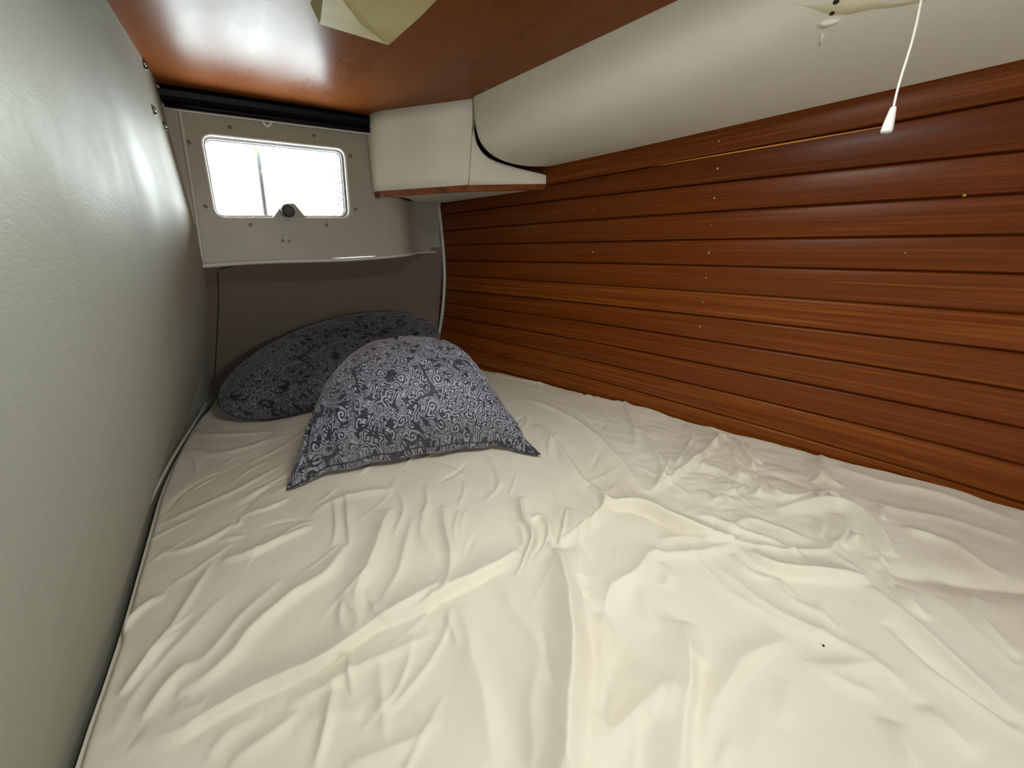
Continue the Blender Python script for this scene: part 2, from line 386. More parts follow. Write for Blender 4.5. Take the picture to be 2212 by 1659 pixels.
# ------------------------------------------------------------------ ceiling
ZC = 1.05
cl = mesh('ceiling', [(x, y, ZC + 0.0*x) for x in np.linspace(-.35, 1.42, 12) for y in np.linspace(-1.5, 1.66, 14)], [], M_CEIL)
bpy.data.objects.remove(cl)
def plate_with_hole(name, outer, inner, z0, z1, mat):
    """rectangular slab with a rectangular hole"""
    bm = bmesh.new(); X0, X1, Y0, Y1 = outer; a0, a1, b0, b1 = inner
    for x0, x1, y0, y1 in ((X0, a0, Y0, Y1), (a1, X1, Y0, Y1), (a0, a1, Y0, b0), (a0, a1, b1, Y1)): box_bm(bm, x0, x1, y0, y1, z0, z1)
    return from_bm(name, bm, mat, None, False)
ceil = struct(plate_with_hole('ceiling', (-.36, 1.45, -1.55, 2.4), (.26, .54, .11, .39), ZC, ZC+.03, M_CEIL), 'varnished plywood ceiling')  # out-of-view hole added to let fill light down onto the bed
for a, b in [(1258, 93), (1050, 190)]:
    p = atz(a, b, ZC); screw(p, (0, 0, -1), .006, M_TRIM, 'wooden_plug', ceil, .004)

# ------------------------------------------------------------------ near bulkhead with added fill-light opening, floor
bm = bmesh.new()
for x0, x1, z0, z1 in ((-.4, .09, -.5, 1.08), (.43, 1.45, -.5, 1.08), (.09, .43, .61, 1.08), (.09, .43, -.5, .33)): box_bm(bm, x0, x1, -1.33, -1.30, z0, z1)
struct(from_bm('wall_front', bm, M_TRIM, None, False), 'wooden bulkhead with an added fill-light opening')
struct(box('floor', -.45, 1.45, -1.5, 2.4, -.53, -.5, M_TRIM), 'cabin sole')

# ------------------------------------------------------------------ aft wall
WY = 1.62
def wallp(px, py, y=WY): return aty(px, py, y)
# window outline (inner edge of panel hole), rounded corners
def rounded_poly(pts, r, n=8):
    out = []; m = len(pts)
    for i in range(m):
        p = np.array(pts[i], float); a = np.array(pts[i-1], float) - p; b = np.array(pts[(i+1) % m], float) - p
        la, lb = np.linalg.norm(a), np.linalg.norm(b); a /= la; b /= lb; rr = min(r, .45*la, .45*lb)
        s, e = p + a*rr, p + b*rr
        for t in np.linspace(0, 1, n): out.append((1-t)**2*s + 2*t*(1-t)*p + t*t*e)
    return np.array(out)
WC = [wallp(*c)[[0, 2]] for c in ((431, 287), (745, 321), (757, 471), (465, 471))]
def loop(off, y, r=.032):
    c = np.mean(WC, axis=0); q = []
    for p in WC:
        d = p - c; q.append(c + d*(1 - off/np.abs(d)))
    return np.array([(a, y, b) for a, b in rounded_poly(q, max(r-off, .006))])
inner = loop(0.0, WY); nL = len(inner)
x0, x1, z0, z1 = -.06, .68, .572, 1.075
c0 = inner.mean(0)
outer = []
for p in inner:   # project onto the rectangle
    d = p - c0; t = min([(x1-c0[0])/d[0] if d[0] > 1e-9 else 9, (x0-c0[0])/d[0] if d[0] < -1e-9 else 9, (z1-c0[2])/d[2] if d[2] > 1e-9 else 9, (z0-c0[2])/d[2] if d[2] < -1e-9 else 9])
    outer.append(c0 + d*t)
outer = np.array(outer)
for cx_, cz_ in ((x0, z0), (x1, z0), (x1, z1), (x0, z1)):
    k = np.argmin(np.hypot(outer[:, 0]-cx_, outer[:, 2]-cz_)); outer[k] = (cx_, WY, cz_)
thick = loop(0.0, WY+.028)
vs = list(outer) + list(inner) + list(thick)
fs = [(i, (i+1) % nL, nL+(i+1) % nL, nL+i) for i in range(nL)] + [(nL+i, nL+(i+1) % nL, 2*nL+(i+1) % nL, 2*nL+i) for i in range(nL)]
upper = struct(mesh('wall_back', vs, fs, M_GEL, None, False), 'painted aft panel around the port window')
# curved return towards the hull, under the corner locker
path = smooth_path([(.68, WY, 0), (.735, WY+.012, 0), (.785, WY+.055, 0), (.825, WY+.11, 0), (.89, WY+.175, 0), (1.0, WY+.235, 0), (1.16, WY+.29, 0)], 34)
zz = np.linspace(z0, 1.10, 6)
mesh('panel_return', [(p[0], p[1], z) for p in path for z in zz], grid_faces(len(path), 6), M_GEL, upper)
# rolled lip along the lower edge of the panel
lip = [(x, WY, z0) for x in np.linspace(-.05, .68, 24)] + [(p[0], p[1], z0) for p in path[1:]]
lip = [(a, b-.002, c - .004 + .004*math.sin(a*9)) for a, b, c in lip]
tube('panel_lip', lip, .007, M_PIPE, upper, 10)
# underside of the lip back to the lower wall
def low_y_top(x): return 1.745 + .105*(x/1.05)
und = []
for a, b, c in lip: und += [(a, b, z0-.004), (a, max(low_y_top(a), b+.02)+.02, z0+.002)]
mesh('lip_underside', und, [(2*i, 2*i+2, 2*i+3, 2*i+1) for i in range(len(lip)-1)], M_GEL, upper)
# lower aft wall leaning away to the mattress
g = []
for u in np.linspace(0, 1, 30):
    for v in np.linspace(0, 1, 24):
        xt, yt = -.06 + 1.3*u, low_y_top(-.06+1.3*u); xb, yb = -.16 + 1.3*u, 2.17 - .27*u
        vv = v**1.15
        g.append((xt*(1-v)+xb*v, yt*(1-vv)+yb*vv + .012*math.sin(math.pi*v), .59*(1-v) - .06*v))
for i_ in range(30):
    a_ = g[i_*24+23]; g[i_*24+23] = (a_[0], a_[1]+.02, -.52)
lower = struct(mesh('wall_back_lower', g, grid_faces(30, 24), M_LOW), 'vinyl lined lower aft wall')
lower.name = 'wall_aft'
def lowp(px, py):
    """point on the lower wall"""
    y = 1.9
    for _ in range(25):
        p = aty(px, py, y); v = min(max((.59-p[2])/.65, 0), 1); u = (p[0]+.06+.1*v)/1.3
        yt = low_y_top(-.06+1.3*u); yb = 2.17-.27*u; vv = v**1.15; y = yt*(1-vv)+yb*vv+.012*math.sin(math.pi*v)
    return p
tube('seam', smooth_path([lowp(*q) - np.array([0, .004, 0]) for q in ((470, 588), (472, 640), (470, 700), (466, 770), (462, 815), (440, 850))], 30), .0016, M_SEAM, lower, 6)
tube('seam', smooth_path([lowp(*q) - np.array([0, .004, 0]) for q in ((470, 583), (520, 572), (600, 568))], 20), .0018, M_SEAM, lower, 6)
# bead where panel meets the side padding
tube('side_bead', smooth_path([wallp(*q) - np.array([0, .002, 0]) for q in ((385, 222), (398, 300), (414, 400), (426, 480), (437, 565))], 30), .005, M_PIPE, upper, 8)
# white piping up the joint between aft wall and planks
pp = []
for a, b in ((949, 440), (956, 500), (961, 560), (962, 610), (958, 670), (951, 715), (943, 748), (938, 775)):
    p = onsurf(a, b, hull_x); pp.append(p - np.array([.008, .004, 0]))
tube('piping', smooth_path(pp, 50), .0085, M_PIPE, lower, 10)
# screws round the window
for a, b in ((497, 275), (678, 293), (757, 337), (768, 452), (705, 486), (541, 486), (444, 446), (408, 308)):
    screw(wallp(a, b), (0, -1, 0), .0055, M_DULL, 'panel_screw', upper, .002)
for a, b in ((611, 520), (624, 520)):
    screw(wallp(a, b), (0, -1, 0), .005, M_DULL, 'latch_screw', upper, .003)
# small clip under the port and U-shaped catch above it
bm = bmesh.new(); q = wallp(618, 513); box_bm(bm, q[0]-.012, q[0]+.012, WY-.004, WY, q[2]-.012, q[2]+.014)
bmesh.ops.bevel(bm, geom=bm.edges[:], offset=.0018, segments=2, affect='EDGES')
from_bm('latch_plate', bm, M_GEL, upper, False)
uc = [wallp(*q) - np.array([0, .005, 0]) for q in ((569, 250), (568, 262), (572, 270), (577, 273), (583, 270), (586, 262), (587, 252))]
tube('window_catch', smooth_path(uc, 24), .004, M_WHITE, upper, 8)

# ------------------------------------------------------------------ port window
def ring(name, o1, y1_, o2, y2_, mat, parent=None):
    a, b = loop(o1, y1_), loop(o2, y2_); n = len(a)
    return a, b
def ring_solid(name, offs, mat, parent=None):
    """closed ring swept round the window; offs = section points (inset, y)"""
    vs = []; m = len(offs)
    for o_, y_ in offs: vs += list(loop(o_, y_))
    fs = [(k*nL+i, k*nL+(i+1) % nL, ((k+1) % m)*nL+(i+1) % nL, ((k+1) % m)*nL+i) for k in range(m) for i in range(nL)]
    return mesh(name, vs, fs, mat, parent)
win = struct(ring_solid('window_1', [(-.002, WY-.001), (-.002, WY-.003), (0.0, WY-.004), (.003, WY-.002), (.004, WY+.004), (.004, WY+.03), (-.001, WY+.03)], M_WHITE), 'port window over the bed head')
win['kind'] = 'structure'
ring_solid('gasket', [(.004, WY+.012), (.0055, WY+.012), (.0062, WY+.018), (.0055, WY+.026), (.004, WY+.026)], M_GASKET, win)
ring_solid('inner_frame', [(.0055, WY+.020), (.008, WY+.018), (.0095, WY+.024), (.0095, WY+.036), (.0055, WY+.036)], M_FRAME, win)
ring_solid('outer_gasket', [(.0095, WY+.030), (.011, WY+.030), (.0115, WY+.038), (.0095, WY+.038)], M_GASKET, win)
a, b = loop(.006, WY+.034), loop(.006, WY+.040)
mesh('pane', list(a)+list(b), [tuple(range(nL)), tuple(range(2*nL-1, nL-1, -1))] + [(i, nL+i, nL+(i+1) % nL, (i+1) % nL) for i in range(nL)], M_GLASS, win, False)
# knurled dog knob on a triangular bracket
kb = thing('window_knob', 'dark round knurled knob at the bottom edge of the port window', 'knob', tuple(wallp(622, 468, WY-.01)))
def local(o, parent): o.parent = parent; o.matrix_parent_inverse = Matrix.Translation(parent.location).inverted(); return o
k0 = wallp(622, 455, WY-.034)
bm = bmesh.new(); m = frame_at(k0, (-.05, -1, -.15)); seg = 56; R = .0205
rings = []
for r, z in [(.45, -.016), (.8, -.014), (1, -.009), (1, .006), (.93, .012), (.7, .0155), (.35, .017)]:
    rings.append([bm.verts.new(m @ Vector((R*r*(1+(.045 if k % 2 else -.02)*(1 if r > .9 else 0))*math.cos(2*math.pi*k/seg), R*r*(1+(.045 if k % 2 else -.02)*(1 if r > .9 else 0))*math.sin(2*math.pi*k/seg), z))) for k in range(seg)])
for a_, b_ in zip(rings[:-1], rings[1:]):
    for k in range(seg): bm.faces.new((a_[k], a_[(k+1) % seg], b_[(k+1) % seg], b_[k]))
bm.faces.new(rings[0][::-1]); bm.faces.new(rings[-1])
local(from_bm('knob', bm, M_KNOB, None, False), kb)
bm = bmesh.new(); L_, R_, T1, T2 = [wallp(*q) for q in ((588, 471), (660, 471), (610, 440), (634, 440))]
pr = [L_, R_, T2, T1]; vf = [bm.verts.new((p[0], WY-.016, p[2])) for p in pr]; vb = [bm.verts.new((p[0], WY+.02, p[2])) for p in pr]
bm.faces.new(vf[::-1]); bm.faces.new(vb)
for i in range(4): bm.faces.new((vf[i], vf[(i+1) % 4], vb[(i+1) % 4], vb[i]))
bmesh.ops.bevel(bm, geom=bm.edges[:], offset=.002, segments=2, affect='EDGES')
local(from_bm('bracket', bm, M_BRACKET, None, False), kb)
bm = bmesh.new(); lathe_bm(bm, [(.006, 0), (.006, .03)], 14, frame_at(k0 + np.array([0, .030, 0]), (0, -1, 0)))
local(from_bm('stem', bm, M_STEEL, None), kb)

# ------------------------------------------------------------------ black channel along the ceiling joint
tr = thing('black_trim_strip', 'long black rubber channel between the wooden ceiling and the window panel', 'trim', (.35, 1.6, 1.04))
cs = [(0.0, 0.0), (-.016, 0.0), (-.020, -.012), (-.016, -.026), (-.005, -.040), (.018, -.040), (.018, 0)]
A_, B_ = np.array([.045, 1.612, 1.049]), np.array([.672, 1.592, 1.049])
vs = []; n = 20
for i in range(n):
    p = A_ + (B_-A_)*i/(n-1)
    for dy, dz in cs: vs.append((p[0], p[1]+dy, p[2]+dz))
m_ = len(cs); fs = [(i*m_+k, i*m_+(k+1) % m_, (i+1)*m_+(k+1) % m_, (i+1)*m_+k) for i in range(n-1) for k in range(m_)] + [tuple(range(m_)), tuple((n-1)*m_+k for k in range(m_))[::-1]]
local(mesh('channel', vs, fs, M_BLACK, None, False), tr)
local(tube('lower_bead', [A_*(1-t)+B_*t + np.array([.02*(1-t), -.004, -.043]) for t in np.linspace(0, 1, 12)], .0085, M_BLACK, None, 12), tr)
local(tube('edge_line', [A_*(1-t)+B_*t + np.array([.03*(1-t), .004, -.0535]) for t in np.linspace(0, .97, 12)], .0022, M_WHITE, None, 8), tr)
for a, b in ((460, 190), (738, 234)):
    p = aty(a, b, 1.588); bm = bmesh.new()
    lathe_bm(bm, [(.006, -.004), (.006, .001), (.004, .004), (.0015, .005)], 14, frame_at(p, (-.1, -1, -.6))); local(from_bm('screw', bm, M_STEEL), tr)

# ------------------------------------------------------------------ padded headliner bulge above the planks
FAR = np.array([(.848, 1.056), (.849, 1.01), (.853, .965), (.866, .925), (.895, .897), (.94, .878), (1.0, .865), (1.08, .852), (1.20, .835)])
NEAR = np.array([(.90, 1.056), (.905, 1.042), (.918, 1.022), (.945, .998), (.985, .975), (1.04, .955), (1.12, .935), (1.22, .918), (1.36, .90)])
vs = []; yb = np.r_[np.linspace(1.232, 1.20, 8), np.linspace(1.18, -1.5, 66)]
for y in yb:
    t = np.clip((1.232-y)/1.1, 0, 1.15); sec = FAR*(1-t) + NEAR*t
    hz = np.polyval(zt, np.clip(y, -.2, 1.2)); sec = sec.copy(); sec[:, 1] += (hz - sec[-1, 1]) * np.linspace(0, 1, len(sec))**(2+6*(1-min(t, 1)))
    sec[-1, 0] = hull_x(y, sec[-1, 1]) + .012
    if y > 1.20:
        e_ = ((y-1.20)/.032)**2*.010; sec[:-1, 0] += e_*.8; sec[:-1, 1] += e_
    sm = smooth_path(np.c_[sec, np.zeros(len(sec))], 40)
    vs += [(a, y, b) for a, b, _ in sm]
bulge = mesh('headliner_bulge', vs, grid_faces(len(yb), 40), M_VINYL2)
# rounded end cap
bulge.name = 'trim_1'; struct(bulge, 'padded white vinyl headliner above the planks')

def bulge_pt(px, py):
    from mathutils.bvhtree import BVHTree
    bv = BVHTree.FromObject(bulge, bpy.context.evaluated_depsgraph_get())
    d = Vector(ray(px, py)).normalized(); h = bv.ray_cast(Vector(O), d); return h[0], h[1]
bpy.context.view_layer.update()
def surf_patch(name, outline, mat, parent, th=.003, inset=.0):
    """thin irregular patch lying on the headliner, outline given as sight points"""
    pts = [bulge_pt(*q) for q in outline]; bm = bmesh.new(); c, nc = bulge_pt(sum(q[0] for q in outline)/len(outline), sum(q[1] for q in outline)/len(outline))
    nn = lambda n_: -n_ if n_.dot(Vector(O)-c) < 0 else n_
    lo = [bm.verts.new(p + nn(n_)*-.001) for p, n_ in pts]; hi = [bm.verts.new(p*.94 + c*.06 + nn(n_)*th) for p, n_ in pts]; cv = bm.verts.new(c + nn(nc)*th*1.3)
    k = len(pts)
    for i in range(k):
        bm.faces.new((lo[i], lo[(i+1) % k], hi[(i+1) % k], hi[i])); bm.faces.new((hi[i], hi[(i+1) % k], cv))
    return from_bm(name, bm, mat, parent)
surf_patch('caulk_smear', [(1770, 50), (1778, 45), (1795, 43), (1815, 40), (1812, 46), (1795, 54), (1778, 59), (1769, 56)], M_CAULK, bulge)
surf_patch('caulk_drip', [(1774, 72), (1779, 72), (1778, 85), (1773, 99), (1771, 98)], M_CAULK, bulge, .002)
surf_patch('yellow_patch', [(1640, -60), (1660, -15), (1700, 6), (1745, 18), (1790, 33), (1830, 33), (1880, 21), (1930, 17), (1985, 8), (2030, -6), (2080, -20), (2080, -60)], new_mat('pale_yellow', srgb(228, 221, 190), .6)[0], bulge, .0008)  # thin pale yellow patch on the headliner
for a, b in ((1798, 28), (1806, 4)):
    p, n_ = bulge_pt(a, b); n_ = -n_ if n_.dot(Vector(O)-p) < 0 else n_
    screw(p, n_, .0045, M_SEAM, 'screw_hole', bulge, .001)

# ------------------------------------------------------------------ corner locker under the ceiling
lk = thing('corner_locker', 'white boxed corner locker with wood bottom trim right of the port window', 'locker', (.85, 1.5, .79))
bot = smooth_path([(.640, 1.618, 0), (.646, 1.590, 0), (.656, 1.572, 0), (.672, 1.548, 0)], 10)[:, :2].tolist() + [[.858, 1.292], [1.20, 1.236]]
top = smooth_path([(.650, 1.618, 0), (.652, 1.560, 0), (.660, 1.530, 0), (.676, 1.500, 0)], 10)[:, :2].tolist() + [[.866, 1.237], [1.20, 1.232]]
zb = lambda x: .806 + .014*np.clip((x-.86)/.34, 0, 1)
# main body: leading faces up to the bend, then the cut-away wing
vs = []; nb = 11
for i in range(nb):
    for k in range(7):
        t = k/6; vs.append((bot[i][0]*(1-t)+top[i][0]*t, bot[i][1]*(1-t)+top[i][1]*t, zb(bot[i][0])*(1-t) + (ZC+.004)*t))
fs = grid_faces(nb, 7)
face = mesh('front_panel', vs, fs, M_VINYL2, None); local(face, lk)
sol = face.modifiers.new('thick', 'SOLIDIFY'); sol.thickness = .01; sol.offset = 1
# wing: outline in its own plane (P2 -> P3), upper edge follows the headliner curve
cut = smooth_path([(.866, ZC+.004, 0), (.862, 1.0, 0), (.869, .955, 0), (.885, .925, 0), (.915, .900, 0), (.96, .884, 0), (1.05, .868, 0), (1.17, .852, 0), (1.197, .843, 0), (1.20, .835, 0)], 40)
bm = bmesh.new(); fr, bk = [], []
def wing_y(x, z): 
    t = (z-.806)/.244; p2 = (.858*(1-t)+.866*t, 1.292*(1-t)+1.237*t); u = np.clip((x-p2[0])/(1.20-p2[0]), 0, 1); return p2[1]*(1-u) + 1.234*u
cols = []
for i in range(len(cut)):
    xx, zc_ = cut[i][0], cut[i][1]; xb_ = .858 + (1.20-.858)*i/(len(cut)-1)
    col = []
    for k in range(8):
        t = k/7; x = xb_*(1-t)+xx*t; z = zb(xb_)*(1-t)+zc_*t; col.append((x, wing_y(x, z), z))
    cols.append(col)
wing = mesh('wing_panel', [p for c_ in cols for p in c_], grid_faces(len(cols), 8), M_VINYL2, None); local(wing, lk)
sol = wing.modifiers.new('thick', 'SOLIDIFY'); sol.thickness = .012; sol.offset = 0
# wood strip along the bottom edge, slightly proud
tp = [np.array(p) for p in bot]; vs = []
for i, p in enumerate(tp):
    if i < len(tp)-2: nrm = np.array([-.75, -.6])
    elif i == len(tp)-2: nrm = np.array([-.45, -.85])
    else: nrm = np.array([-.12, -1.0])
    nrm = nrm/np.linalg.norm(nrm); z = zb(p[0])
    for o_, dz in ((.004, .001), (.004, -.021), (-.012, -.021), (-.012, .001)): vs.append((p[0]+nrm[0]*o_, p[1]+nrm[1]*o_, z+dz))
fs = [(i*4+k, i*4+(k+1) % 4, (i+1)*4+(k+1) % 4, (i+1)*4+k) for i in range(len(tp)-1) for k in range(4)] + [(0, 1, 2, 3), tuple((len(tp)-1)*4+k for k in (3, 2, 1, 0))]
st = mesh('wood_strip', vs, fs, M_TRIM, None, False); local(st, lk)
# underside board
und = [tuple(p) for p in tp] + [(hull_x(y_, .8)-.001, y_) for y_ in np.linspace(1.236, 1.84, 9)] + [(.94, 1.79), (.86, 1.74), (.80, 1.66), (.75, 1.615)]
bm = bmesh.new(); lo = [bm.verts.new((a, b, zb(a)-.016)) for a, b in und]; hi = [bm.verts.new((a, b, zb(a)+.0)) for a, b in und]
bmesh.ops.triangulate(bm, faces=[bm.faces.new(lo), bm.faces.new(hi[::-1])])
for i in range(len(und)): bm.faces.new((lo[i], lo[(i+1) % len(und)], hi[(i+1) % len(und)], hi[i]))
local(from_bm('bottom_board', bm, M_VINYL2, None, False), lk)
from mathutils.bvhtree import BVHTree
for a, b in ((845, 250), (961, 230)):
    d = Vector(ray(a, b)).normalized(); best = BVHTree.FromPolygons([v.co for v in face.data.vertices], [p.vertices for p in face.data.polygons]).ray_cast(Vector(O), d)
    if best[0]:
        n_ = best[1]; n_ = -n_ if n_.dot(d) > 0 else n_
        bm = bmesh.new(); lathe_bm(bm, [(.006, -.004), (.006, .001), (.004, .0035), (.0015, .004)], 14, frame_at(best[0], n_)); local(from_bm('screw', bm, M_STEEL), lk)

# ------------------------------------------------------------------ lamps
def hexa(name, lower, upper_, mat, parent, bev=.0015):
    bm = bmesh.new(); lo = [bm.verts.new(p) for p in lower]; up = [bm.verts.new(p) for p in upper_]; n_ = len(lo)
    bm.faces.new(lo); bm.faces.new(up[::-1])
    for i in range(n_): bm.faces.new((lo[i], up[i], up[(i+1) % n_], lo[(i+1) % n_]))
    bmesh.ops.recalc_face_normals(bm, faces=bm.faces)
    if bev: bmesh.ops.bevel(bm, geom=bm.edges[:], offset=bev, segments=2, affect='EDGES')
    return local(from_bm(name, bm, mat, None, False), parent)
lp = thing('ceiling_lamp', 'cream faceted plastic ceiling lamp at the top of the photo above the bed', 'lamp', (.42, .85, ZC))
q = [atz(*c, 1.0) for c in ((690, 58), (840, 98), (893, 32))]
a1 = q[0]; a2 = q[1]; dirn = (a2-a1)/np.linalg.norm(a2-a1); bk = np.array([dirn[1], -dirn[0], 0])
Ln = .36; Wd = np.linalg.norm(a2-a1)
# long faceted cover: far end edge a1-a2, runs forward out of sight
def P(u, v, z): p = a1 + dirn*u*Wd + bk*v; return (p[0], p[1], z)
low = [P(.0, .02, .995), P(.97, .0, 1.0), P(1.06, .14, .998), P(1.06, Ln, .998), P(.62, Ln, .992), P(.42, .035, .992)]
bm = bmesh.new()
F = [P(.0, 0, 1.004), P(1.0, 0, 1.0), P(1.09, .13, 1.004), P(1.09, Ln, 1.004), P(0, Ln, 1.004)]
T = [P(-.06, -.008, 1.036), P(1.02, -.008, 1.036), P(1.14, .13, 1.036), P(1.14, Ln+.01, 1.036), P(-.06, Ln+.01, 1.036)]
rid = [tuple(atz(777, 51, .992)), tuple(atz(700, -50, .992))]
vF = [bm.verts.new(p) for p in F]; vT = [bm.verts.new(p) for p in T]; vr = [bm.verts.new(p) for p in rid]
bm.faces.new((vF[0], vr[0], vF[1])); bm.faces.new((vF[1], vr[0], vr[1], vF[2])); bm.faces.new((vF[2], vr[1], vF[3])); bm.faces.new((vF[3], vr[1], vF[4]))
bm.faces.new((vF[4], vr[1], vr[0], vF[0]))
for i in range(5): bm.faces.new((vF[i], vT[i], vT[(i+1) % 5], vF[(i+1) % 5]))
bm.faces.new(vT)
bmesh.ops.recalc_face_normals(bm, faces=bm.faces); bmesh.ops.bevel(bm, geom=bm.edges[:], offset=.0012, segments=2, affect='EDGES')
local(from_bm('lens', bm, M_LENS, None, False), lp)
hexa('base', [P(-.10, .03, 1.034), P(1.06, -.0, 1.034), P(1.16, .14, 1.034), P(1.16, Ln+.02, 1.034), P(-.10, Ln+.02, 1.034)],
     [P(-.10, .03, ZC), P(1.06, -.0, ZC), P(1.16, .14, ZC), P(1.16, Ln+.02, ZC), P(-.10, Ln+.02, ZC)], M_BASE, lp)

# pull cord hanging from its switch
pc = thing('pull_cord', 'white pull cord with a small white bell-shaped handle hanging before the planks', 'pull cord', (.9, .168, .79))
c0_ = onp = O + ray(1930, 232)*(.9/ray(1930, 232)[0]); 
tp_ = np.array([c0_[0], c0_[1], 1.045])
cordp = [c0_*(1-t)+tp_*t + np.array([0.0015*math.sin(t*9), .001*math.sin(t*14), 0]) for t in np.linspace(0, 1, 60)]
local(tube('cord', cordp, .0016, M_WHITE, None, 8), pc)
bm = bmesh.new(); mm = Matrix.Translation(Vector(c0_)) @ Matrix.Rotation(.12, 4, 'Y')
lathe_bm(bm, [(.0068, -.034), (.0075, -.031), (.0070, -.024), (.0045, -.004), (.0036, 0), (.002, .001)], 16, mm)
local(from_bm('handle', bm, M_WHITE, None), pc)
bm = bmesh.new(); lathe_bm(bm, [(.012, -.022), (.014, -.012), (.014, .006)], 20, Matrix.Translation(Vector(tp_)))
local(from_bm('switch_body', bm, M_WHITE, None), pc)

# ------------------------------------------------------------------ bed: mattress and wrinkled sheet
def xl(y): return left_x(y, np.zeros_like(y)+.0)
BY0, BY1 = -.62, 2.16
bm = bmesh.new(); st_y = np.linspace(BY0+.01, 1.86, 30)
ol = [(float(left_x(y, -.05))+.03, y) for y in st_y] + [(-.03, 2.08)] + [(float(hull_x(y, -.05))-.03, y) for y in st_y[::-1]]
lo = [bm.verts.new((a, b, -.16)) for a, b in ol]; hi = [bm.verts.new((a, b, -.026)) for a, b in ol]
bm.faces.new(lo[::-1]); bm.faces.new(hi)
for i in range(len(ol)): bm.faces.new((lo[i], lo[(i+1) % len(ol)], hi[(i+1) % len(ol)], hi[i]))
tag(from_bm('mattress', bm, M_SHEET, None, False), 'cabin mattress filling the berth beneath the cream sheet', 'mattress')
bm = bmesh.new()
lo = [bm.verts.new((a, b, -.5)) for a, b in ol]; hi = [bm.verts.new((a, b, -.162)) for a, b in ol]
bm.faces.new(lo[::-1]); bm.faces.new(hi)
for i in range(len(ol)): bm.faces.new((lo[i], lo[(i+1) % len(ol)], hi[(i+1) % len(ol)], hi[i]))
tag(from_bm('berth_base', bm, M_TRIM, None, False), 'wooden berth base built in under the mattress', 'berth')

NU, NV = 470, 660
sv = np.linspace(0, 1, NV); yv = BY0 + (BY1-BY0)*(sv**1.12)
su = np.linspace(0, 1, NU)
XL = xl(yv) + .004; XR = hull_x(yv, np.zeros_like(yv)) - .002
GX = XL[:, None]*(1-su) + XR[:, None]*su
YM = 2.165 - .27*np.clip((GX+.16)/1.3, 0, 1)
GY = BY0 + (yv[:, None]-BY0)*(YM-BY0)/(BY1-BY0)
XL = left_x(GY, np.zeros_like(GY)) + .004; XR = hull_x(GY, np.zeros_like(GY)) - .002
GX = XL*(1-su) + XR*su
def vnoise(x, y, seed):
    rs = np.random.RandomState(seed); T_ = rs.rand(256, 256)
    xi = np.floor(x).astype(int); yi = np.floor(y).astype(int); fx = x-xi; fy = y-yi
    fx = fx*fx*(3-2*fx); fy = fy*fy*(3-2*fy); a = T_[xi % 256, yi % 256]; b = T_[(xi+1) % 256, yi % 256]; c = T_[xi % 256, (yi+1) % 256]; d = T_[(xi+1) % 256, (yi+1) % 256]
    return (a*(1-fx)+b*fx)*(1-fy) + (c*(1-fx)+d*fx)*fy - .5
def fbm(x, y, seed, oc=4):
    s = 0; a = 1
    for k in range(oc): s = s + a*vnoise(x*2**k + 37*k, y*2**k + 11*k, seed+k); a *= .5
    return s
WXn = GX + .006*fbm(GX*12, GY*12, 3, 4); WYn = GY + .006*fbm(GX*12+50, GY*12, 8, 4)
HZ = np.zeros_like(GX)
def Aa(*p): return [atz(140+x/2.0255, 840+y/2.0255, 0)[:2] for x, y in p]
def Bb(*p): return [atz(1100+x/1.989, 840+y/1.989, 0)[:2] for x, y in p]
def fold(pts, h, wl, wr=None, taper=.5, t0=0, t1=0):
    """wl = half width on the left of travel, wr on the right (metres)"""
    global HZ
    h = h*1.1; wl = wl*.85; wr = (wr or wl)*.85
    P_ = smooth_path(np.c_[np.array(pts), np.zeros(len(pts))], max(8, len(pts)*6))[:, :2]
    m_ = max(wl, wr)*2.6
    sel = (WXn > P_[:, 0].min()-m_) & (WXn < P_[:, 0].max()+m_) & (WYn > P_[:, 1].min()-m_) & (WYn < P_[:, 1].max()+m_)
    x = WXn[sel]; y = WYn[sel]
    if not len(x): return
    bd = np.full(len(x), 1e9); bs = np.zeros(len(x)); bt = np.zeros(len(x)); n_ = len(P_)-1
    for i in range(n_):
        ax, ay = P_[i]; dx, dy = P_[i+1]-P_[i]; L2 = dx*dx+dy*dy+1e-12
        t = np.clip(((x-ax)*dx+(y-ay)*dy)/L2, 0, 1); ex = x-ax-t*dx; ey = y-ay-t*dy; d = ex*ex+ey*ey
        k = d < bd; bd[k] = d[k]; bs[k] = (dx*ey-dy*ex)[k]; bt[k] = ((i+t)/n_)[k]
    d = np.sqrt(bd); wv = np.where(bs > 0, wl, wr)
    tp = np.clip(np.sin(np.pi*bt), 0, 1)**taper
    if t0: tp = np.where(bt < .5, np.maximum(tp, t0), tp)
    if t1: tp = np.where(bt > .5, np.maximum(tp, t1), tp)
    q_ = d/wv
    HZ[sel] += h*tp*(.5*np.exp(-q_*q_*2.0) + .5*np.exp(-q_*2.6))
mm_ = .001
